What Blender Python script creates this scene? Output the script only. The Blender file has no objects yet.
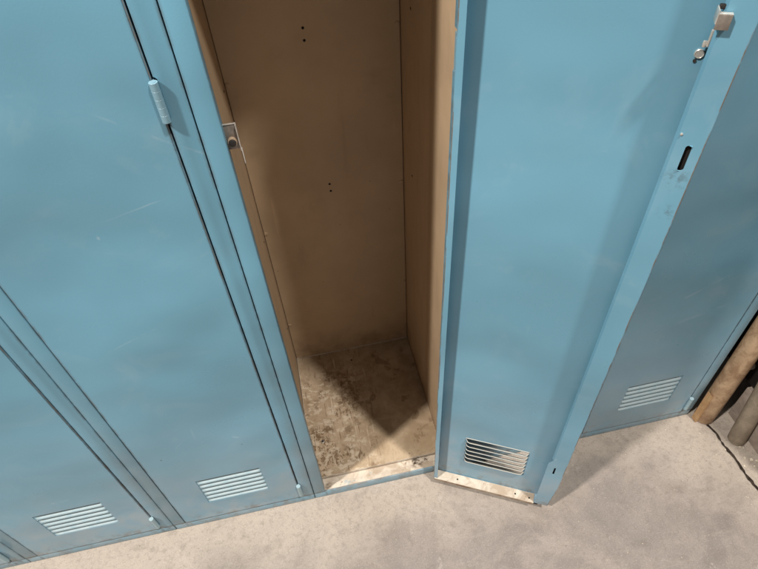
import bpy, bmesh, math, random
from mathutils import Vector, Matrix
random.seed(7)
S = bpy.context.scene
COL = S.collection

# ------------------------------------------------------------------ materials
def mat(name):
    m = bpy.data.materials.new(name); m.use_nodes = True
    nt = m.node_tree
    for n in list(nt.nodes): nt.nodes.remove(n)
    out = nt.nodes.new('ShaderNodeOutputMaterial')
    b = nt.nodes.new('ShaderNodeBsdfPrincipled')
    nt.links.new(b.outputs[0], out.inputs[0])
    return m, nt, b

class G:
    """small node-graph helper"""
    def __init__(s, nt): s.nt = nt; s._pos = None
    def n(s, t, **k):
        x = s.nt.nodes.new(t)
        for a, v in k.items(): setattr(x, a, v)
        return x
    def l(s, a, b): s.nt.links.new(a, b)
    def pos(s):
        if s._pos is None: s._pos = s.n('ShaderNodeNewGeometry').outputs['Position']
        return s._pos
    def scaled(s, v, sc):
        x = s.n('ShaderNodeVectorMath', operation='MULTIPLY'); s.l(v, x.inputs[0]); x.inputs[1].default_value = sc
        return x.outputs[0]
    def noise(s, scale, detail=4, rough=.55, dist=0, vec=None):
        x = s.n('ShaderNodeTexNoise'); x.inputs['Scale'].default_value = scale
        x.inputs['Detail'].default_value = detail; x.inputs['Roughness'].default_value = rough
        x.inputs['Distortion'].default_value = dist
        s.l(vec or s.pos(), x.inputs['Vector']); return x.outputs['Fac']
    def voro(s, scale, feature='F1', vec=None):
        x = s.n('ShaderNodeTexVoronoi', feature=feature); x.inputs['Scale'].default_value = scale
        s.l(vec or s.pos(), x.inputs['Vector']); return x.outputs['Distance']
    def ramp(s, fac, lo, hi, a=0., b=1.):
        x = s.n('ShaderNodeMapRange', clamp=True, interpolation_type='SMOOTHSTEP')
        x.inputs['From Min'].default_value = lo; x.inputs['From Max'].default_value = hi
        x.inputs['To Min'].default_value = a; x.inputs['To Max'].default_value = b
        s.l(fac, x.inputs['Value']); return x.outputs[0]
    def math(s, op, a, b=None):
        x = s.n('ShaderNodeMath', operation=op)
        for i, v in enumerate((a, b)):
            if v is None: continue
            if isinstance(v, (int, float)): x.inputs[i].default_value = v
            else: s.l(v, x.inputs[i])
        return x.outputs[0]
    def sep(s, v=None):
        x = s.n('ShaderNodeSeparateXYZ'); s.l(v or s.pos(), x.inputs[0]); return x.outputs
    def mix(s, fac, a, b):
        x = s.n('ShaderNodeMix', data_type='RGBA', blend_type='MIX')
        for sock, v in ((x.inputs[0], fac), (x.inputs[6], a), (x.inputs[7], b)):
            if isinstance(v, (int, float)): sock.default_value = v
            elif isinstance(v, tuple): sock.default_value = (*v, 1)
            else: s.l(v, sock)
        return x.outputs[2]
    def bump(s, h, strength, dist, prev=None):
        x = s.n('ShaderNodeBump'); x.inputs['Strength'].default_value = strength; x.inputs['Distance'].default_value = dist
        s.l(h, x.inputs['Height'])
        if prev is not None: s.l(prev, x.inputs['Normal'])
        return x.outputs[0]

BLUE = (.150, .345, .468)
SCRATCH = [(-.10, .977, .010, .905, .0022, .30), (-.16, .84, -.05, .865, .0012, .30), (-.215, .62, -.13, .655, .0014, .28),
           (-.11, .335, -.095, .325, .003, .35), (-.19, 1.0, -.15, 1.004, .0025, .25), (-.245, .30, -.18, .36, .0015, .25),
           (-.47, .232, -.43, .235, .0035, .5), (-.42, .33, -.36, .30, .0016, .25), (.70, .46, .80, .52, .004, .22), (.72, .40, .83, .43, .005, .2)]
def blue_paint(name, tone=(1, 1, 1), grime=1.0):
    m, nt, b = mat(name); g = G(nt)
    base = tuple(c*t for c, t in zip(BLUE, tone))
    wob = g.noise(9, 3, .5); wob2 = g.noise(26, 3, .6)
    lo = tuple(c*.90 for c in base)
    big = g.noise(3.1, 3, .5)
    c = g.mix(g.ramp(big, .35, .68), lo, base)
    # chalky, hazy patches
    haze = g.noise(7.5, 5, .62, .6)
    c = g.mix(g.math('MULTIPLY', g.ramp(haze, .52, .78), .20), c, (.40, .50, .56))
    # rubbed smears, long and thin
    sm = g.noise(1.0, 4, .6, .3, g.scaled(g.pos(), (34, 34, 5)))
    c = g.mix(g.math('MULTIPLY', g.ramp(sm, .66, .78), .16), c, (.46, .55, .60))
    # dust and grime toward the foot of the steel
    z = g.sep()[2]
    d = g.noise(16, 6, .66, .4)
    # thin film of pale dust over the lower half, and a greyer tint over the last locker
    film = g.math('MULTIPLY', g.ramp(z, .62, .04), g.ramp(g.noise(5.5, 4, .6, .5), .22, .72, .25, 1))
    c = g.mix(g.math('MULTIPLY', film, .32*grime), c, (.40, .46, .53))
    dull = g.math('MULTIPLY', g.math('GREATER_THAN', g.sep()[0], .5975), g.ramp(g.noise(8, 5, .6, 1.0), .32, .68, .25, .9))
    dull = g.math('MULTIPLY', dull, g.math('GREATER_THAN', g.sep()[1], -.006))
    c = g.mix(g.math('MULTIPLY', dull, .12), c, (.36, .40, .43))
    foot = g.math('MULTIPLY', g.ramp(z, .30, .03), g.ramp(d, .34, .74))
    c = g.mix(g.math('MULTIPLY', foot, .50*grime), c, (.46, .44, .43))
    foot2 = g.math('MULTIPLY', g.ramp(z, .075, .022), g.ramp(g.noise(42, 5, .7), .46, .66))
    c = g.mix(g.math('MULTIPLY', foot2, .55*grime), c, (.20, .14, .095))
    # dirt packed into the joints between door, stile and neighbour
    px, py, pz = g.sep()
    px = g.math('ADD', px, g.math('MULTIPLY', g.math('GREATER_THAN', px, .5975), .011))
    fx = g.math('SUBTRACT', px, g.math('MULTIPLY', g.math('ROUND', g.math('DIVIDE', px, .305)), .305))
    front = g.ramp(py, -.012, -.008)
    jn = g.noise(30, 5, .7, .3)
    for q, wd in ((0, .0042), (-.0266, .0050), (.0262, .0042)):
        dd = g.math('ABSOLUTE', g.math('SUBTRACT', fx, q))
        k = g.math('MULTIPLY', g.math('MULTIPLY', g.ramp(dd, wd, .0008), front), g.ramp(jn, .36, .66, .10, .75))
        c = g.mix(g.math('MULTIPLY', k, grime), c, (.085, .085, .08))
    dz_ = g.math('ABSOLUTE', g.math('SUBTRACT', pz, .0258))
    k = g.math('MULTIPLY', g.math('MULTIPLY', g.ramp(dz_, .0065, .0012), front), g.ramp(jn, .34, .62, .2, .9))
    c = g.mix(g.math('MULTIPLY', k, grime), c, (.135, .095, .065))
    dk = g.noise(2.2, 4, .6, .4)
    c = g.mix(g.math('MULTIPLY', g.ramp(dk, .50, .70), .22), c, (.105, .245, .345))
    # small chips
    v = g.voro(17)
    chip = g.math('MULTIPLY', g.ramp(v, .034, .016), g.ramp(g.noise(3.7, 1), .46, .54))
    c = g.mix(chip, c, (.07, .09, .10))
    v2 = g.voro(11.3, vec=g.scaled(g.pos(), (1, 1, .55)))
    chip2 = g.math('MULTIPLY', g.ramp(v2, .030, .014), g.ramp(g.noise(2.9, 1), .48, .55))
    c = g.mix(g.math('MULTIPLY', chip2, .22), c, (.62, .66, .66))
    # fine straight scratches at their own places (x, z ends on the fronts)
    px, _, pz = g.sep()
    for (ax, az, bx, bz, wd, am) in SCRATCH:
        L = math.hypot(bx-ax, bz-az); dx, dz = (bx-ax)/L, (bz-az)/L
        qx = g.math('SUBTRACT', px, ax); qz = g.math('SUBTRACT', pz, az)
        along = g.math('ADD', g.math('MULTIPLY', qx, dx), g.math('MULTIPLY', qz, dz))
        off = g.math('ADD', g.math('MULTIPLY', qx, -dz), g.math('MULTIPLY', qz, dx))
        off = g.math('ADD', off, g.math('MULTIPLY', g.math('SUBTRACT', wob, .5), .012))
        mk = g.math('MULTIPLY', g.ramp(g.math('ABSOLUTE', off), wd, wd*.25), g.math('MULTIPLY', g.ramp(along, 0, L*.3), g.ramp(along, L, L*.75)))
        mk = g.math('MULTIPLY', mk, g.ramp(wob2, .38, .60))
        c = g.mix(g.math('MULTIPLY', mk, am*.62), c, (.55, .64, .69))
    # black rub marks round the latch slot of the open door
    for q, rad in (((.4815, -.1300, .878), .020), ((.4840, -.1316, .835), .016), ((.4925, -.1355, .895), .010)):
        d_ = g.n('ShaderNodeVectorMath', operation='DISTANCE'); g.l(g.pos(), d_.inputs[0]); d_.inputs[1].default_value = q
        c = g.mix(g.math('MULTIPLY', g.math('MULTIPLY', g.ramp(d_.outputs['Value'], rad, rad*.2), g.ramp(g.noise(140, 4, .7), .46, .62)), .55), c, (.06, .07, .07))
    g.l(c, b.inputs['Base Color'])
    r = g.math('ADD', g.ramp(haze, .35, .75, .27, .46), g.math('MULTIPLY', foot, .22))
    g.l(r, b.inputs['Roughness'])
    b.inputs['Specular IOR Level'].default_value = .45
    bp = g.bump(g.noise(3.4, 2, .4), .60, .035)
    bp = g.bump(g.noise(420, 2, .5), .05, .001, bp)
    g.l(bp, b.inputs['Normal'])
    return m

def tan_paint(name, base=(.50, .362, .234)):
    m, nt, b = mat(name); g = G(nt)
    c = g.mix(g.ramp(g.noise(5, 4, .6), .32, .7), tuple(k*.86 for k in base), base)
    st = g.noise(1.0, 5, .65, .5, g.scaled(g.pos(), (22, 22, 4)))
    c = g.mix(g.math('MULTIPLY', g.ramp(st, .58, .76), .30), c, tuple(k*.55 for k in base))
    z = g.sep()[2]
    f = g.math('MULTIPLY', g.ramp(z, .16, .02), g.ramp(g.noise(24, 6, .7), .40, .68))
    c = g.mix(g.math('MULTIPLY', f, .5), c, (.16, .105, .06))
    v = g.voro(31); chip = g.math('MULTIPLY', g.ramp(v, .05, .02), g.ramp(g.noise(6, 1), .55, .60))
    c = g.mix(g.math('MULTIPLY', chip, .8), c, (.07, .045, .03))
    g.l(c, b.inputs['Base Color'])
    sc2 = g.noise(1, 5, .6, .2, g.scaled(g.pos(), (40, 40, 3)))
    c = g.mix(g.math('MULTIPLY', g.ramp(sc2, .64, .74), .35), c, tuple(min(1, k*1.35) for k in base))
    dr = g.noise(9, 5, .62, .3)
    c = g.mix(g.math('MULTIPLY', g.ramp(dr, .55, .72), .28), c, tuple(k*.6 for k in base))
    g.l(c, b.inputs['Base Color'])
    g.l(g.ramp(st, .3, .7, .42, .6), b.inputs['Roughness'])
    b.inputs['Specular IOR Level'].default_value = .35
    g.l(g.bump(g.noise(7, 2, .4), .25, .015), b.inputs['Normal'])
    return m

def dusty_pan(name):
    m, nt, b = mat(name); g = G(nt)
    n1 = g.noise(17, 8, .70, .3)
    n2 = g.noise(48, 8, .74, .2)
    c = g.mix(g.ramp(n1, .32, .66), (.30, .220, .140), (.44, .340, .240))
    px, py, _ = g.sep()
    fl = g.noise(84, 9, .70, .25, g.scaled(g.pos(), (1.25, .8, 1)))
    # flaking patch down the left side of the tray
    near = g.math('MULTIPLY', g.ramp(px, .19, .10), g.ramp(py, .34, .27))
    zone = g.math('MULTIPLY', near, g.ramp(g.noise(11, 4, .55, .5), .44, .54))
    c = g.mix(g.math('MULTIPLY', g.math('MULTIPLY', g.ramp(fl, .49, .53), zone), .78), c, (.125, .072, .036))
    fl2 = g.noise(58, 9, .72, .3, g.scaled(g.pos(), (.8, 1.3, 1)))
    c = g.mix(g.math('MULTIPLY', g.math('MULTIPLY', g.ramp(fl2, .52, .56), near), .62), c, (.60, .51, .40))
    for ang, sx, sy in ((.5, 150, 16), (-.75, 120, 14), (1.35, 170, 20)):
        mp = g.n('ShaderNodeMapping'); g.l(g.pos(), mp.inputs['Vector']); mp.inputs['Rotation'].default_value = (0, 0, ang); mp.inputs['Scale'].default_value = (sx, sy, 1)
        stq = g.noise(1, 3, .55, .2, mp.outputs[0])
        kk = g.math('MULTIPLY', g.ramp(stq, .62, .68), g.ramp(px, .26, .12))
        c = g.mix(g.math('MULTIPLY', kk, .6), c, (.16, .10, .055) if ang > 0 else (.56, .46, .35))
    sp = g.noise(24, 7, .66, .3)
    c = g.mix(g.math('MULTIPLY', g.ramp(sp, .585, .65), .62), c, (.17, .108, .062))
    c = g.mix(g.math('MULTIPLY', g.ramp(n2, .58, .72), .45), c, (.19, .125, .075))
    v = g.voro(30); c = g.mix(g.math('MULTIPLY', g.ramp(v, .11, .05), g.ramp(g.noise(9, 1), .56, .6)), c, (.05, .035, .025))
    g.l(c, b.inputs['Base Color']); b.inputs['Roughness'].default_value = .82
    b.inputs['Specular IOR Level'].default_value = .2
    bp = g.bump(fl, .35, .0016); bp = g.bump(n2, .35, .0012, bp)
    g.l(bp, b.inputs['Normal']); return m

def dusty_ledge(name):
    m, nt, b = mat(name); g = G(nt)
    n1 = g.noise(30, 7, .65, .8)
    c = g.mix(g.ramp(n1, .34, .62), (.40, .315, .24), (.58, .51, .43))
    c = g.mix(g.math('MULTIPLY', g.ramp(g.noise(55, 5, .7), .62, .70), .7), c, (.15, .095, .06))
    c = g.mix(g.math('MULTIPLY', g.ramp(g.noise(24, 5, .6), .64, .70), .55), c, (.22, .33, .38))
    for q, rad in (((.238, .022, .02), .022), ((.262, .025, .02), .010), ((.034, .012, .02), .012)):
        d_ = g.n('ShaderNodeVectorMath', operation='DISTANCE'); g.l(g.pos(), d_.inputs[0]); d_.inputs[1].default_value = q
        c = g.mix(g.math('MULTIPLY', g.ramp(d_.outputs['Value'], rad, rad*.2), g.ramp(g.noise(110, 5, .7), .42, .56)), c, (.06, .038, .025))
    g.l(c, b.inputs['Base Color']); b.inputs['Roughness'].default_value = .8
    b.inputs['Specular IOR Level'].default_value = .2
    g.l(g.bump(n1, .3, .001), b.inputs['Normal']); return m

def rusty(name, a=(.19, .12, .075), bcol=(.33, .26, .2)):
    m, nt, b = mat(name); g = G(nt)
    n1 = g.noise(60, 6, .65, .4)
    g.l(g.mix(g.ramp(n1, .36, .64), a, bcol), b.inputs['Base Color'])
    b.inputs['Roughness'].default_value = .7; b.inputs['Metallic'].default_value = .2
    g.l(g.bump(n1, .3, .0006), b.inputs['Normal']); return m

def metal(name, col=(.50, .46, .41), rough=.36, metallic=.85):
    m, nt, b = mat(name); g = G(nt)
    n1 = g.noise(140, 4, .6)
    g.l(g.mix(g.ramp(n1, .4, .7), tuple(k*.72 for k in col), col), b.inputs['Base Color'])
    b.inputs['Metallic'].default_value = metallic; b.inputs['Roughness'].default_value = rough
    return m

def plain(name, col, rough=.6, vary=.25, scale=30, spec=.4):
    m, nt, b = mat(name); g = G(nt)
    n1 = g.noise(scale, 5, .6, .3)
    g.l(g.mix(g.ramp(n1, .35, .66), tuple(k*(1-vary) for k in col), col), b.inputs['Base Color'])
    b.inputs['Roughness'].default_value = rough; b.inputs['Specular IOR Level'].default_value = spec
    g.l(g.bump(n1, .2, .001), b.inputs['Normal'])
    return m

def concrete(name):
    m, nt, b = mat(name); g = G(nt)
    n0 = g.noise(2.3, 4, .55, .5)
    n1 = g.noise(8, 7, .62, .7)
    n2 = g.noise(30, 7, .68, .3)
    c = g.mix(g.ramp(n1, .30, .70), (.190, .160, .144), (.325, .276, .248))
    c = g.mix(g.math('MULTIPLY', g.ramp(n0, .42, .64), .5), c, (.20, .173, .160))
    # lit floor near the lockers painted paler; the middle stays grey as shaded
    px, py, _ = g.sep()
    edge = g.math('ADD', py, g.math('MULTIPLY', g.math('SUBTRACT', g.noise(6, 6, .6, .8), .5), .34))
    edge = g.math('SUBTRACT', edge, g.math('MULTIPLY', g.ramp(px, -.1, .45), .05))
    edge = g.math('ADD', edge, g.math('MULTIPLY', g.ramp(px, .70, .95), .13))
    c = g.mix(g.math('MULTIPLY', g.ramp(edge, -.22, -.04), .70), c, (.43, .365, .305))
    c = g.mix(g.math('MULTIPLY', g.ramp(n2, .52, .68), .34), c, (.15, .125, .108))
    # darker worn patches of their own shape and pale dust wisps
    c = g.mix(g.math('MULTIPLY', g.ramp(g.noise(4.6, 6, .66, .6), .54, .70), .28), c, (.155, .133, .122))
    c = g.mix(g.math('MULTIPLY', g.ramp(g.noise(11, 8, .78, .9), .60, .70), .55), c, (.46, .41, .37))
    c = g.mix(g.math('MULTIPLY', g.ramp(g.noise(15, 7, .72, 1.2), .58, .72), .5), c, (.37, .325, .285))
    c = g.mix(g.math('MULTIPLY', g.ramp(g.noise(95, 6, .75), .48, .68), .5), c, (.19, .157, .135))
    # faint trowel streaks
    tr = g.noise(1, 5, .6, .6, g.scaled(g.pos(), (9, 42, 9)))
    c = g.mix(g.math('MULTIPLY', g.ramp(tr, .58, .74), .20), c, (.44, .38, .33))
    c = g.mix(g.math('MULTIPLY', g.ramp(g.noise(120, 5, .8), .60, .72), .5), c, (.52, .46, .40))
    gr = g.noise(330, 4, .8)
    c = g.mix(g.math('MULTIPLY', g.ramp(gr, .52, .66), .45), c, (.17, .142, .125))
    c = g.mix(g.math('MULTIPLY', g.ramp(gr, .46, .34), .35), c, (.50, .44, .39))
    # paint / plaster specks and pits
    v = g.voro(70); spk = g.math('MULTIPLY', g.ramp(v, .12, .05), g.ramp(g.noise(9, 3), .60, .66))
    c = g.mix(g.math('MULTIPLY', spk, .55), c, (.62, .57, .51))
    v2 = g.voro(80); pit = g.math('MULTIPLY', g.ramp(v2, .14, .06), g.ramp(g.noise(8, 2), .58, .63))
    c = g.mix(g.math('MULTIPLY', pit, .6), c, (.11, .085, .07))
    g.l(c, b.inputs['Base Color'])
    g.l(g.ramp(n1, .3, .7, .46, .72), b.inputs['Roughness'])
    b.inputs['Specular IOR Level'].default_value = .35
    bp = g.bump(n2, .16, .002); bp = g.bump(gr, .25, .0008, bp); bp = g.bump(pit, -.4, .001, bp); bp = g.bump(g.noise(160, 4, .6), .14, .0008, bp)
    g.l(bp, b.inputs['Normal']); return m

def cardboard(name, a, bcol, ring=0):
    m, nt, b = mat(name); g = G(nt)
    n1 = g.noise(34, 8, .68, .35, g.scaled(g.pos(), (1.2, 1.2, .9)))
    c = g.mix(g.ramp(n1, .34, .66), a, bcol)
    c = g.mix(g.math('MULTIPLY', g.ramp(g.noise(58, 5, .65, .6), .58, .70), .55), c, tuple(k*.6 for k in a))
    g.l(c, b.inputs['Base Color']); b.inputs['Roughness'].default_value = .62
    b.inputs['Specular IOR Level'].default_value = .35
    g.l(g.bump(n1, .25, .002), b.inputs['Normal']); return m

def vent_paint(name, dust):  # dust: painted lamplight on closed vents, tan dust on the open one
    m = blue_paint(name, (1, 1, 1), .3); nt = m.node_tree; g = G(nt)
    b = next(n for n in nt.nodes if n.type == 'BSDF_PRINCIPLED')
    src = b.inputs['Base Color'].links[0].from_socket
    nz = g.sep(g.n('ShaderNodeNewGeometry').outputs['Normal'])[2]
    # upward faces lightened: painted-in lamplight on closed vents, tan dust on the open one
    d = g.math('MULTIPLY', g.ramp(nz, .12, .40), g.ramp(g.noise(60, 5, .6), .2, .6, .55, .95))
    g.l(g.mix(d, src, dust), b.inputs['Base Color'])
    return m

def worn_edge():
    m = blue_paint('worn_door_edge'); nt = m.node_tree; g = G(nt)
    b = next(n for n in nt.nodes if n.type == 'BSDF_PRINCIPLED'); src = b.inputs['Base Color'].links[0].from_socket
    k = g.ramp(g.noise(1, 5, .7, .2, g.scaled(g.pos(), (30, 30, 14))), .42, .58)
    g.l(g.mix(g.math('MULTIPLY', k, .9), src, (.17, .115, .075)), b.inputs['Base Color'])
    return m

M = {
 'worn': worn_edge(),
 'vent': vent_paint('blue_enamel_louvre', (.42, .51, .54)),
 'vent_in': vent_paint('dusty_louvre', (.52, .46, .39)),
 'blue': blue_paint('blue_enamel'),
 'blue_frame': blue_paint('blue_enamel_frame', (.97, .98, .98), .8),
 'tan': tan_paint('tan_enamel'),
 'pan': dusty_pan('dusty_pan'),
 'ledge': dusty_ledge('dusty_ledge'),
 'rust': rusty('rusty_edge'),
 'hinge': blue_paint('worn_hinge_paint', (1.5, 1.12, 1.02), .3),
 'hinge_low': blue_paint('bare_hinge_paint', (2.0, 1.28, 1.06), .3),
 'steel': metal('zinc_steel', (.60, .57, .53), .34),
 'brown_steel': metal('stained_steel', (.36, .31, .27), .45, .55),
 'white_edge': metal('worn_bright_steel', (.86, .82, .76), .3, .6),
 'rubber': plain('dark_rubber', (.035, .03, .028), .55),
 'tanrim': plain('rubber_rim', (.50, .36, .25), .5),
 'hole': plain('hole_shade', (.012, .009, .007), .8),
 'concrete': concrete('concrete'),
 'crack': plain('crack_shade', (.045, .034, .026), .95, .6, 90, .1),
 'chip': plain('plaster_chip', (.60, .53, .42), .9, .3, 60, .2),
 'tube': cardboard('mottled_brown_board', (.27, .165, .095), (.47, .325, .205)),
 'tube2': cardboard('grey_tan_board', (.20, .16, .12), (.29, .235, .175)),
 'strip': cardboard('orange_board', (.40, .23, .11), (.50, .32, .17)),
 'box': cardboard('grey_board', (.25, .20, .165), (.34, .28, .235)),
 'bin': plain('black_plastic', (.014, .012, .011), .45),
 'pale': plain('pale_board_end', (.42, .36, .31), .7),
}

# ------------------------------------------------------------------ mesh helpers
class MB:
    def __init__(s): s.bm = bmesh.new(); s.mats = []
    def mi(s, m):
        if m is None: return 0
        if m not in s.mats: s.mats.append(m)
        return s.mats.index(m)
    def box(s, x0, x1, y0, y1, z0, z1, m=None, bevel=0, seg=2):
        r = bmesh.ops.create_cube(s.bm, size=1)
        vs = r['verts']
        for v in vs:
            v.co = Vector(((x0+x1)/2 + v.co.x*(x1-x0), (y0+y1)/2 + v.co.y*(y1-y0), (z0+z1)/2 + v.co.z*(z1-z0)))
        fs = set(f for v in vs for f in v.link_faces); i = s.mi(m)
        for f in fs: f.material_index = i
        if bevel:
            es = list(set(e for v in vs for e in v.link_edges))
            q = bmesh.ops.bevel(s.bm, geom=es, offset=bevel, segments=seg, affect='EDGES', profile=.5)
            for f in q['faces']: f.material_index = i; f.smooth = True
        return fs
    def quad(s, pts, m=None, smooth=False):
        f = s.bm.faces.new([s.bm.verts.new(p) for p in pts]); f.material_index = s.mi(m); f.smooth = smooth; return f
    def sheet(s, us, zs, holes, fn, m=None):
        """grid of quads over u/z with rectangular openings left out; fn maps (u, z) to a point"""
        U = sorted(set(us) | {h[0] for h in holes} | {h[1] for h in holes})
        Z = sorted(set(zs) | {h[2] for h in holes} | {h[3] for h in holes})
        vv = {}
        def V(a, c):
            if (a, c) not in vv: vv[a, c] = s.bm.verts.new(fn(a, c))
            return vv[a, c]
        i = s.mi(m)
        for a, a2 in zip(U, U[1:]):
            for c, c2 in zip(Z, Z[1:]):
                mu, mz = (a+a2)/2, (c+c2)/2
                if any(h[0] < mu < h[1] and h[2] < mz < h[3] for h in holes): continue
                f = s.bm.faces.new((V(a, c), V(a2, c), V(a2, c2), V(a, c2))); f.material_index = i
    def lathe(s, prof, c, axis=(0, 0, 1), n=24, m=None, smooth=True):
        ax = Vector(axis).normalized(); q = ax.to_track_quat('Z', 'Y').to_matrix()
        rings = []
        for r, h in prof:
            rings.append([s.bm.verts.new(Vector(c) + q @ Vector((r*math.cos(2*math.pi*k/n), r*math.sin(2*math.pi*k/n), h))) for k in range(n)])
        i = s.mi(m)
        for A, B in zip(rings, rings[1:]):
            for k in range(n):
                f = s.bm.faces.new((A[k], A[(k+1) % n], B[(k+1) % n], B[k])); f.smooth = smooth; f.material_index = i
        for R_, rev in ((rings[0], True), (rings[-1], False)):
            f = s.bm.faces.new(list(reversed(R_)) if rev else R_); f.material_index = i
    def build(s, name, m=None, parent=None, loc=None, solid=0, offset=-1):
        if m is not None and not s.mats: s.mats = [m]
        bmesh.ops.recalc_face_normals(s.bm, faces=s.bm.faces) if not solid else None
        me = bpy.data.meshes.new(name); s.bm.to_mesh(me); s.bm.free()
        if not solid: me.set_sharp_from_angle(angle=math.radians(38))
        for k in s.mats: me.materials.append(M[k])
        o = bpy.data.objects.new(name, me); COL.objects.link(o)
        if parent: o.parent = parent
        if loc: o.location = loc
        if solid:
            q = o.modifiers.new('thickness', 'SOLIDIFY'); q.thickness = solid; q.offset = offset
        return o

def tag(o, label=None, cat=None, group=None, kind=None):
    if label: o['label'] = label
    if cat: o['category'] = cat
    if group: o['group'] = group
    if kind: o['kind'] = kind
    return o
def empty(name, loc):
    o = bpy.data.objects.new(name, None); COL.objects.link(o); o.location = loc; o.empty_display_size = .05; return o
def copy_tree(o, parent=None):
    kids = list(o.children)
    c = o.copy(); COL.objects.link(c); c.parent = parent
    for k in kids: copy_tree(k, c)
    return c

# ------------------------------------------------------------------ dimensions (metres)
W, H, D = .305, 1.524, .376
SL, SR = .0243, .0256           # frame stile widths
ZB, ZT = .0268, 1.482           # door bottom, door top
DW, DT = .2522, .021            # door width, door depth
HX, HY = .2776, -.0028          # hinge axis in the locker
VENT = (.0580, .1830, .100, .199)   # u0 u1 z0 z1

# ------------------------------------------------------------------ one locker
def vent_mesh():
    """six pressed-in louvres; lips open upward on the inside"""
    b = MB(); u0, u1, z0, z1 = VENT; n = 6; p = (z1-z0)/n; NU = 26
    for i in range(n):
        top = z1 - i*p; bot = top - p
        prof = [(0, 0.0), (.18, 1.0), (.45, .83), (.72, .42), (.88, .12), (1.0, 0.0)]
        # the cut: the strip's upper edge stands inward, its lower edge runs back into the door
        rows = []
        for t, dv in [(.24, 1.0), (.32, .97), (.48, .80), (.66, .52), (.82, .20), (.93, .03), (1.0, 0)]:
            row = []
            for k in range(NU+1):
                u = u0 + (u1-u0)*k/NU
                e = min(1, min(u-u0, u1-u)/.0075); e = math.sin(e*math.pi/2)
                v = .0078*dv*e
                zz = top - p*t if t >= 1 else top - p*t + (p*.06*(1-e))
                row.append(b.bm.verts.new((-u, v - HY + .0002, zz)))
            rows.append(row)
        # land that stays in the plane of the door above the cut
        land = [[b.bm.verts.new((-(u0 + (u1-u0)*k/NU), -HY + .0002, z)) for k in range(NU+1)] for z in (top, top - p*.13)]
        for A, B in list(zip(rows, rows[1:])) + [(land[0], land[1])]:
            for k in range(NU):
                f = b.bm.faces.new((A[k], A[k+1], B[k+1], B[k])); f.smooth = True
    return b

def door_mesh():
    b = MB(); r = .0015
    e = -HY
    u0, u1, z0, z1 = VENT
    P = lambda u, v, z: (-u, v + e, z)
    # outer skin with the vent cut out
    b.sheet([r, DW-r], [ZB+r, ZT-r], [(u0, u1, z0, z1)], lambda u, z: P(u, 0, z), 'blue')
    # rolled edge and return flange
    loops = []
    for k in range(5):
        a = k/4*math.pi/2
        loops.append((r*(1-math.sin(a)), r*(1-math.cos(a))))
    loops.append((0, DT-.0012)); loops.append((.0004, DT-.0003)); loops.append((.0014, DT))
    rings = [[b.bm.verts.new(P(u, v, z)) for u, z in ((i, ZB+i), (DW-i, ZB+i), (DW-i, ZT-i), (i, ZT-i))] for i, v in loops]
    mi = b.mi('blue'); ml = b.mi('worn')
    for ri, (A, B) in enumerate(zip(rings, rings[1:])):
        for k in range(4):
            f = b.bm.faces.new((A[k], A[(k+1) % 4], B[(k+1) % 4], B[k])); f.material_index = ml if ri >= 5 or ri in (1, 2) else mi; f.smooth = ri < 4
    i = loops[-1][0]
    # hinge-side lip, latch-side lip with its slots, top lip
    b.sheet([i, .0085], [ZB+i, ZT-i], [], lambda u, z: P(u, DT, z), 'blue')
    b.sheet([.0085, .0085001+.0], [ZB+.004, ZT-.004], [], lambda u, z: P(u, DT, z), 'blue') if False else None
    slots = [(.2352, .2412, .890, .920), (.2312, .2347, .174, .200), (.2325, .2360, .222, .229)]
    SLX = slots[0]; cx, rr = (SLX[0]+SLX[1])/2, (SLX[1]-SLX[0])/2
    b.sheet([.2250, DW-i], [.225, ZT-i], [SLX, slots[2]] if False else [SLX], lambda u, z: P(u, DT, z), 'blue')
    # rounded ends of the slot
    for zc, sg in ((SLX[2], 1), (SLX[3], -1)):
        for side in (-1, 1):
            prev = None
            for k in range(7):
                a = k/6*math.pi/2
                q = (cx + side*rr*math.cos(a), zc + sg*(rr - rr*math.sin(a)))
                if prev: b.quad([P(prev[0], DT, prev[1]), P(q[0], DT, q[1]), P(cx+side*rr, DT, zc)], 'blue')
                prev = q
    # below a jog the lip is cut wider
    b.sheet([.2182, DW-i], [ZB+i, .213], slots[1:2], lambda u, z: P(u, DT, z), 'blue')
    b.quad([P(.2182, DT, .213), P(DW-i, DT, .213), P(DW-i, DT, .225), P(.2250, DT, .225)], 'blue')
    # the latch-side lip turns in again as a short hem
    b.quad([P(.2250, DT, .225), P(.2250, DT, ZT-.004), P(.2231, DT-.006, ZT-.004), P(.2231, DT-.006, .225)], 'blue')
    return b

def door_foot_mesh():
    """dusty bottom flange of the door with its turned-down rusty rim"""
    b = MB(); e = -HY
    P = lambda u, v, z: (-u, v + e, z)
    zf = ZB + .0016
    hl = [(.050, .0535, .0105, .014), (.176, .1795, .0105, .014), (.2055, .209, .012, .0155)]
    b.sheet([.0024, .2172], [.0016, DT+.0016], hl, lambda u, v: P(u, v, zf), 'ledge')
    for h in hl: b.sheet([h[0], h[1]], [h[2], h[3]], [], lambda u, v: P(u, v, zf-.0005), 'hole')  # dark sheets below the holes stand in for their inner shade
    b.quad([P(.0024, DT+.0016, zf), P(.2172, DT+.0016, zf), P(.2172, DT+.0024, zf-.0055), P(.0024, DT+.0024, zf-.0055)], 'rust')
    return b

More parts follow.
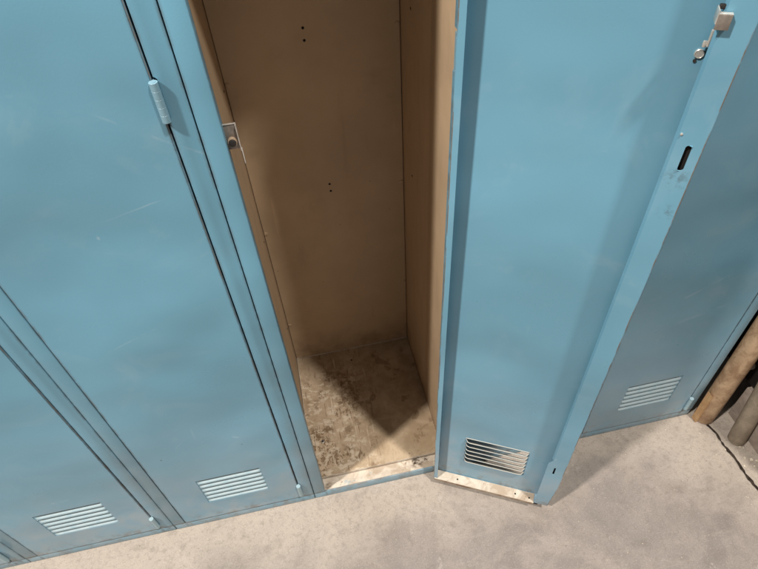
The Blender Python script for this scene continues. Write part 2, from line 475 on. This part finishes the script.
def hinge_mesh(z0, z1, m):
    b = MB(); c = (HX+.0014, HY-.0010, 0); n = 5; h = (z1-z0)/n; r = .0045
    for k in range(n):
        a = z0 + k*h
        b.lathe([(r-.0003, 0), (r, .0003), (r, h-.0003), (r-.0003, h-.00005)], (c[0], c[1], a), m=m, n=28)
    b.lathe([(r*.62, 0), (r*.62, z1-z0+.0006)], (c[0], c[1], z0-.0003), m=m, n=12)
    # leaf tail tucked into the gap
    b.box(c[0]-.0006, c[0]+.0006, c[1], .012, z0, z1, m)
    return b

def frame_mesh():
    b = MB(); g = .0007
    b.box(g, SL, 0, .0185, .0250, H-.003, 'blue_frame', .0012)
    # hinge-side stile, notched round each hinge knuckle
    x0, x1, nx = W-SR+.0002, W-g, W-SR+.0046
    pts = [(x0, .0250)]
    for a, c in ((.0440, .0890), (.9560, .9990), (1.40, 1.443)):
        pts += [(x0, a-.0022), (nx, a-.0008), (nx, c+.0010), (x0, c+.0024)]
    pts += [(x0, H-.003), (x1, H-.003), (x1, .0250)]
    lo = [b.bm.verts.new((x, 0, z)) for x, z in pts]; hi = [b.bm.verts.new((x, .0185, z)) for x, z in pts]
    i = b.mi('blue_frame'); n = len(pts)
    fs = [b.bm.faces.new(lo), b.bm.faces.new(list(reversed(hi)))] + [b.bm.faces.new((lo[(k+1) % n], lo[k], hi[k], hi[(k+1) % n])) for k in range(n)]
    for f in fs: f.material_index = i
    q = bmesh.ops.bevel(b.bm, geom=list(fs[0].edges), offset=.0010, segments=2, affect='EDGES', profile=.5)
    for f in q['faces']: f.material_index = i
    b.box(g, W-g, .0012, .0165, .0004, .0238, 'blue_frame', .0010)
    b.box(SL+.0003, W-SR, .0006, .018, ZT+.002, H-.003, 'blue_frame', .0010)
    return b

def body_parts(root):
    t = .0010
    for x0, x1, out in ((.0012, .0024, -1), (W-.0024, W-.0012, 1)):
        b = MB(); fs = b.box(x0, x1, .0190, D, .004, H-.004, 'tan')
        bi = b.mi('blue')
        for f in fs:
            f.normal_update()
            if f.normal.x*out > .5: f.material_index = bi
        # folded flange at the back corner
        if out < 0: b.box(x1+.0002, x1+.011, D-.0016, D-.0004, .031, H-.005, 'tan')
        else: b.box(x0-.011, x0-.0002, D-.0016, D-.0004, .031, H-.005, 'tan')
        # overlapping front sheet with its edge on the hole line
        if out < 0: b.box(x1+.0001, x1+.0010, .0195, .170, .031, H-.006, 'tan', .0002)
        else: b.box(x0-.0010, x0-.0001, .0195, .186, .031, H-.006, 'tan', .0002)
        b.build('side_panel', parent=root)
    b = MB(); fs = b.box(.0016, W-.0016, D+.0016, D+.003, .004, H-.004, 'tan'); bi = b.mi('blue')
    for f in fs:
        f.normal_update()
        if f.normal.y > .5: f.material_index = bi
    # the back sheet proper stands between the corner flanges with a dark joint each side
    b.box(.0036, W-.0042, D-.0062, D-.0050, .0305, H-.006, 'tan')
    b.build('back_panel', parent=root)
    b = MB(); b.box(.0008, W-.0008, .0005, D+.004, H-.0026, H-.0008, 'blue', .0006); b.build('top_panel', parent=root)
    # floor pan: raised tray, its front edge folded down to the dusty ledge behind the bottom rail
    b = MB(); b.box(.0034, W-.0034, .0325, D-.0068, .0285, .0300, 'pan', .0006)
    b.box(.0034, W-.0034, .0318, .0330, .0195, .0293, 'ledge', .0004)
    b.box(.0036, W-.0044, D-.0082, D-.0070, .0302, .0335, 'ledge', .0003)
    b.box(.0036, .0046, .190, D-.0086, .0302, .0330, 'ledge', .0003)
    b.build('floor_pan', parent=root)
    b = MB(); b.box(.0030, W-.0030, .0172, .0322, .0185, .0198, 'ledge')
    b.box(.0030, W-.0030, .0042, .0168, .0232, .0246, 'ledge', .0005)
    b.build('sill', parent=root)

def strike(root):
    b = MB()
    # plate facing out of the opening, with a bent-over bright edge
    x0, x1 = SL-.001, SL+.0125
    b.box(x0, x1, .0125, .0137, .903, .9335, 'brown_steel', .0004)
    b.box(x0, x1+.001, .0116, .0137, .9336, .9345, 'white_edge', .0003)
    b.box(x1, x1+.0011, .0080, .0140, .902, .9336, 'white_edge', .0004)
    b.box(x1+.0010, x1+.0021, .0070, .0100, .886, .9060, 'white_edge', .0004)
    s = b.build('latch_strike', parent=root)
    b = MB(); c = (SL+.0058, .0124, .9135)
    b.lathe([(.0050, 0), (.0052, .003), (.0047, .0055)], c, (0, -1, .10), m='tanrim', n=24)
    b.lathe([(.0042, .0040), (.0042, .0064), (.0034, .0070)], c, (0, -1, .10), m='rubber', n=24)
    b.build('rubber_bumper', parent=s)

def latch(door):
    e = -HY; LS = .0055; P = lambda u, v, z: Vector((-u-LS, v+e, z))
    b = MB()
    # guide: a small folded plate standing off the latch-side lip
    def pb(u0, u1, v0, v1, z0, z1, m, bv=.0004): b.box(-u1-LS, -u0-LS, v0+e, v1+e, z0, z1, m, bv)
    pb(.2135, .2247, DT+.0050, DT+.0062, 1.0355, 1.0480, 'brown_steel')
    pb(.2236, .2247, DT+.0002, DT+.0054, 1.0355, 1.0470, 'brown_steel')
    pb(.2135, .2247, DT+.0012, DT+.0061, 1.0480, 1.0490, 'white_edge', .0003)
    pb(.2128, .2138, DT-.0060, DT+.0061, 1.0400, 1.0515, 'white_edge', .0003)
    pb(.2140, .2200, DT-.0060, DT-.0030, 1.0490, 1.0530, 'rubber', .0004)
    b.build('latch_guide', parent=door)
    b = MB()
    pb(.2165, .2193, .0080, .0110, 1.0135, 1.0290, 'white_edge', .0010)
    pb(.2135, .2175, .0060, .0090, 1.0120, 1.0180, 'white_edge', .0010)
    b.build('latch_lever', parent=door)
    b = MB(); c = P(.2155, .0002, 1.0030)
    b.lathe([(.0043, 0), (.0045, .0012), (.0038, .0020), (.0036, .0014), (.0014, .0013)], c, (0, 1, 0), m='white_edge', n=24)
    b.build('rivet_or_hole_shade', parent=door)
    b = MB(); b.lathe([(.0016, 0), (.0016, .0010)], P(.2137, .0002, .9960), (0, 1, 0), m='rubber', n=12); b.build('rivet_or_hole_shade', parent=door)
    b = MB(); b.lathe([(.0013, 0), (.0013, .0010), (.0006, .0014)], P(.2215, DT, .932), (0, 1, 0), m='white_edge', n=10); b.build('rivet_or_hole_shade', parent=door)
    # dark strip added inside the latch-side channel to blacken the slot
    b = MB(); pb(.2240, .2430, .0150, .0165, .150, 1.02, 'hole', .0003); b.build('slot_shade_strip', parent=door)

def make_locker():
    root = empty('locker', (0, 0, 0))
    frame_mesh().build('frame', parent=root)
    body_parts(root)
    strike(root)
    d = door_mesh().build('door', parent=root, loc=(HX, HY, 0), solid=.0008, offset=-1)
    vent_mesh().build('vent', 'vent', parent=d, solid=.0013, offset=0)
    door_foot_mesh().build('bottom_flange', parent=d, solid=.0008, offset=0)
    latch(d)
    for z0, z1, m in ((.0440, .0890, 'hinge_low'), (.9560, .9990, 'hinge'), (1.40, 1.443, 'hinge')):
        hinge_mesh(z0, z1, m).build('hinge', parent=root)
    return root

GROUP = 'blue steel lockers standing side by side in a row'
proto = make_locker()
spots = [
 (-3*W, 'closed blue steel locker cut off at the bottom left corner of the photo', 0),
 (-2*W, 'closed blue steel locker, second from the left end, its vent low at the corner', 0),
 (-W, 'closed blue steel locker immediately left of the open one, its whole louvred vent in view', 0),
 (0, 'open blue steel locker with bare tan inside and stained dusty floor', 152),
 (W, 'closed blue steel locker hidden behind the swung-open door', 0),
 (2*W-.011, 'closed blue steel locker at the right end of the row, next to the brown tube', 0),
]
lockers = []
for i, (x, lab, ang) in enumerate(spots):
    o = proto if i == 0 else copy_tree(proto)
    o.location = (x + i*0, 0, 0)
    tag(o, lab, 'locker', GROUP)
    lockers.append(o)
    if ang:
        for c in o.children:
            if c.name.split('.')[0] == 'door':
                c.rotation_euler = (0, math.radians(-.15), math.radians(ang))
                c.rotation_mode = 'XYZ'; c.location.x -= .0012
                c.data = c.data.copy()
                q = bmesh.new(); q.from_mesh(c.data)
                bmesh.ops.bisect_plane(q, geom=q.verts[:]+q.edges[:]+q.faces[:], plane_co=(0, 0, .115), plane_no=(0, 0, 1))
                for v in q.verts:          # the free lower corner has been knocked in
                    if v.co.z < .114 and -v.co.x > .235: v.co.x += .0075*(1-v.co.z/.12)
                q.to_mesh(c.data); q.free()
                for k in c.children:
                    if k.name.split('.')[0] == 'vent':
                        k.data = k.data.copy(); k.data.materials[0] = M['vent_in']

# extra things the photo shows only inside the open locker
OPEN = lockers[3]
for (x, y, z), ax in [((.144, D-.0063, .876), (0, -1, 0)), ((.1435, D-.0063, .856), (0, -1, 0)),
                      ((.152, D-.0063, .569), (0, -1, 0)), ((.1525, D-.0063, .552), (0, -1, 0)),
                      ((W-.0025, .184, .887), (-1, 0, 0)), ((W-.0025, .183, .867), (-1, 0, 0)),
                      ((W-.0025, .300, .911), (-1, 0, 0)), ((W-.0025, .300, .608), (-1, 0, 0)),
                      ((.0025, .335, .808), (1, 0, 0)), ((.0025, .335, .48), (1, 0, 0)), ((.0025, .335, .20), (1, 0, 0))]:
    b = MB(); b.lathe([(.0023, -.0002), (.0023, .0004), (.0014, .0007)], (x, y, z), ax, n=14, m='hole')
    b.build('rivet_or_hole_shade', parent=OPEN)  # dark discs standing in for small holes in the sheets
for x, z in ((W-.0085, .862), (W-.0085, .545), (W-.0085, .25), (.0075, .80), (.0075, .47), (.0075, .17)):
    b = MB(); b.lathe([(.0046, -.0003), (.0040, .0010), (.0020, .0016)], (x, D-.0062, z), (0, -1, 0), n=16, m='tan')
    b.build('spot_weld', parent=OPEN)

# ------------------------------------------------------------------ ground
b = MB()
NX, NY = 60, 40
X0, X1, Y0, Y1 = -6, 7, -6, 6
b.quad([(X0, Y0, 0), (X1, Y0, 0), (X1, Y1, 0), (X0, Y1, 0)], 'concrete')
tag(b.build('floor'), kind='structure', label='bare concrete floor with specks, dust wisps and painted-in light', cat='floor')

# crack as a flat strip, its depth shade painted dark, running from the tubes
def crack(pts, name):
    b = MB(); rnd = random.Random(3)
    L, Rr = [], []
    N = 90
    acc = [0]
    for a, c in zip(pts, pts[1:]): acc.append(acc[-1] + (Vector(c)-Vector(a)).length)
    for k in range(N+1):
        s = acc[-1]*k/N
        for j in range(len(pts)-1):
            if acc[j] <= s <= acc[j+1] + 1e-9:
                f = (s-acc[j])/(acc[j+1]-acc[j]); p = Vector(pts[j]).lerp(Vector(pts[j+1]), f); break
        w = .0016 + .0022*abs(math.sin(k*.31)+.5*math.sin(k*.83+1)) * (.6+.6*rnd.random())
        if rnd.random() < .08: w *= .25
        j = (rnd.random()-.5)*.002
        L.append(b.bm.verts.new((p.x-w+j, p.y, .0012))); Rr.append(b.bm.verts.new((p.x+w+j, p.y+.001, .0012)))
    for k in range(N): b.bm.faces.new((L[k], Rr[k], Rr[k+1], L[k+1]))
    return b.build(name, 'crack')
tag(crack([(.931, -.030), (.938, -.060), (.936, -.085), (.942, -.120), (.941, -.150), (.945, -.200), (.950, -.27), (.947, -.40), (.956, -.6)], 'floor_crack'),
    kind='structure', label='dark ragged crack running across the concrete floor', cat='crack')

# ------------------------------------------------------------------ leaning odds and ends by the last locker
def tube(name, base, top, r, m, wall=.004, n=40):
    b = MB(); A, T = Vector(base), Vector(top); ax = (T-A); L = ax.length; ax.normalize()
    q = ax.to_track_quat('Z', 'Y').to_matrix(); rnd = random.Random(name)
    rings = []
    prof = [(r-wall, .02), (r-wall, .0004), (r-.0006, 0), (r, .0008)] + [(r, L*k/12) for k in range(1, 12)] + [(r, L-.0008), (r-.0006, L), (r-wall, L-.0004), (r-wall, L-.02)]
    for rr, h in prof:
        wob = 1 + .006*math.sin(h*23)
        rings.append([b.bm.verts.new(A + q @ Vector((rr*wob*math.cos(2*math.pi*k/n), rr*wob*math.sin(2*math.pi*k/n), h))) for k in range(n)])
    for P_, Q_ in zip(rings, rings[1:]):
        for k in range(n):
            f = b.bm.faces.new((P_[k], P_[(k+1) % n], Q_[(k+1) % n], Q_[k])); f.smooth = True
    b.bm.faces.new(list(reversed(rings[0]))); b.bm.faces.new(rings[-1])
    return b.build(name, m)
tag(tube('cardboard_tube', (.9345, -.014, .002), (.937, -.002, 1.15), .0215, 'tube'),
    'mottled brown cardboard tube standing on end against the last locker', 'tube')
tag(tube('cardboard_tube', (.972, -.084, .002), (.975, .03, 1.05), .0185, 'tube2'),
    'dull grey-brown tube standing just right of the mottled brown one', 'tube')
b = MB(); 
for q in ([(.9075, -.022, .0006), (.9135, -.022, .0006), (.9135, -.020, .105), (.9085, -.020, .112)],):
    lo = [b.bm.verts.new(p) for p in q]; hi = [b.bm.verts.new((p[0], p[1]+.014, p[2])) for p in q]
    b.bm.faces.new(lo); b.bm.faces.new(list(reversed(hi)))
    for k in range(4): b.bm.faces.new((lo[(k+1) % 4], lo[k], hi[k], hi[(k+1) % 4]))
    b.mi('strip')
tag(b.build('cardboard_strip'), 'thin orange-brown sliver of cardboard wedged between locker and brown tube', 'strip')
b = MB(); b.box(.996, 1.45, -.28, -.017, .0008, .112, 'box', .002)
tag(b.build('wood_block'), 'low grey-brown wood block on the floor behind the tubes', 'block')
b = MB()
b.box(1.000, 1.45, -.26, .30, .1125, .80, 'bin', .012, 3)
b.box(.994, 1.455, -.265, .305, .80, .825, 'bin', .006, 2)
bin_ = b.build('plastic_bin')
b = MB(); b.lathe([(.013, 0), (.013, .006), (.010, .010)], (1.0002, .010, .165), (-1, 0, 0), m='pale', n=28); b.build('knob', parent=bin_)
tag(bin_, 'black bin in the dark gap beyond the brown tube', 'bin')

# crumbs of plaster and concrete by the crack and on the floor
rnd = random.Random(21)
spots_c = [(.969, -.100, .0042), (.963, -.128, .0030), (.975, -.135, .0036), (.985, -.140, .0026), (.957, -.112, .0018), (.972, -.150, .002), (.951, -.145, .0022), (.934, -.100, .0018), (.929, -.075, .0018)]
for x, y, r in spots_c:
    b = MB(); q = bmesh.ops.create_icosphere(b.bm, subdivisions=1, radius=r)
    for v in q['verts']: v.co = Vector((v.co.x*(1+.5*rnd.random()), v.co.y*(.7+.6*rnd.random()), v.co.z*.6*(.7+.6*rnd.random())))
    o = b.build('concrete_chip', 'chip', loc=(x, y, r*.45)); o.rotation_euler = (0, 0, rnd.random()*6)
    tag(o, 'small pale chip of concrete lying on the floor by the crack', 'chip', 'pale concrete chips by the crack')
def grit(name, n, place, rng, m, lab):
    b = MB(); rnd = random.Random(name + str(n))
    for _ in range(n):
        x, y, z = place(rnd); r = rng[0] + (rng[1]-rng[0])*rnd.random()**3
        vs = [b.bm.verts.new((x + r*math.cos(a)*(.6+.7*rnd.random()), y + r*math.sin(a)*(.6+.7*rnd.random()), z)) for a in (.1, 1.4, 2.7, 3.9, 5.2)]
        t = b.bm.verts.new((x + r*.4*(rnd.random()-.5), y + r*.4*(rnd.random()-.5), z + r*(.5+.5*rnd.random())))
        for k in range(5): b.bm.faces.new((vs[k], vs[(k+1) % 5], t))
    b.mi(m); tag(b.build(name), lab, 'grit', kind='stuff')
def floor_place(rnd):
    if rnd.random() < .45: return (-.75 + 1.75*rnd.random(), -.002 - .05*rnd.random()**2, .0003)
    if rnd.random() < .35: return (.90 + .12*rnd.random(), -.04 - .2*rnd.random(), .0003)
    return (-.7 + 1.8*rnd.random(), -.02 - .38*rnd.random(), .0003)
grit('grit', 420, floor_place, (.0003, .0016), 'chip', 'pale loose grit scattered over the concrete')
grit('grit', 230, lambda r: (-.7 + 1.7*r.random(), -.001 - .30*r.random()**2, .0003), (.0003, .0014), 'rust', 'brown loose grit scattered over the concrete')
def pan_place(rnd):
    if rnd.random() < .5: return (.008 + .28*rnd.random(), D-.012 - .03*rnd.random()**2, .0301)
    return (.01 + .28*rnd.random(), .04 + .31*rnd.random(), .0301)
grit('grit', 200, pan_place, (.0003, .0015), 'rust', 'brown grit and rust flakes on the open locker floor')
b = MB(); b.box(-.004, .004, -.004, .004, 0, .0022, 'steel', .0006); b.lathe([(.0022, .0022), (.0022, .0026)], (0, 0, 0), m='hole', n=12)
o = b.build('square_nut', loc=(.0365, .118, .0301)); o.rotation_euler = (0, 0, .4)
tag(o, 'little square metal nut lying on the dusty locker floor', 'nut')

# ------------------------------------------------------------------ lights: overhead fixtures behind the photographer
def lamp(name, loc, target, size, power, col):
    l = bpy.data.lights.new(name, 'AREA'); l.shape = 'DISK'; l.size = size; l.energy = power; l.color = col
    o = bpy.data.objects.new(name, l); COL.objects.link(o); o.location = loc
    o.rotation_euler = (Vector(target)-Vector(loc)).to_track_quat('-Z', 'Y').to_euler()
    return o
lamp('ceiling_lamp', (1.62, -2.05, 5.90), (.2, 0, .4), .36, 325, (1, .955, .88))
lamp('ceiling_lamp', (-2.30, -1.25, 4.30), (.2, 0, .4), .26, 275, (1, .955, .88))

w = bpy.data.worlds.new('World'); S.world = w; w.use_nodes = True
bg = w.node_tree.nodes['Background']; wg = G(w.node_tree)
tc = wg.n('ShaderNodeTexCoord').outputs['Generated']
up = wg.ramp(wg.sep(tc)[2], -.2, .8, .10, .22)
pat = wg.ramp(wg.noise(2.6, 3, .55, .3, tc), .40, .66, .35, 1.75)  # invented bright patches in the ambient fill, added for varied sheen
wg.l(wg.math('MULTIPLY', up, pat), bg.inputs[1])
bg.inputs[0].default_value = (1, .95, .88, 1)

# ------------------------------------------------------------------ camera
cd = bpy.data.cameras.new('camera'); cam = bpy.data.objects.new('camera', cd); COL.objects.link(cam)
yaw, pit, rol, f = .1546, -.8197, -.0728, 574.1951
fw = Vector((math.sin(yaw)*math.cos(pit), math.cos(yaw)*math.cos(pit), math.sin(pit)))
r = fw.cross(Vector((0, 0, 1))).normalized(); u = r.cross(fw)
c, s = math.cos(rol), math.sin(rol)
r, u = c*r + s*u, -s*r + c*u
cam.matrix_world = Matrix(((r.x, u.x, -fw.x, .0917), (r.y, u.y, -fw.y, -.5546), (r.z, u.z, -fw.z, 1.257), (0, 0, 0, 1)))
cd.sensor_fit = 'HORIZONTAL'; cd.sensor_width = 36; cd.lens = f/758*36
cd.clip_start = .02; cd.clip_end = 100
S.camera = cam
S.view_settings.view_transform = 'Standard'; S.view_settings.look = 'None'
S.view_settings.exposure = 0; S.view_settings.gamma = 1
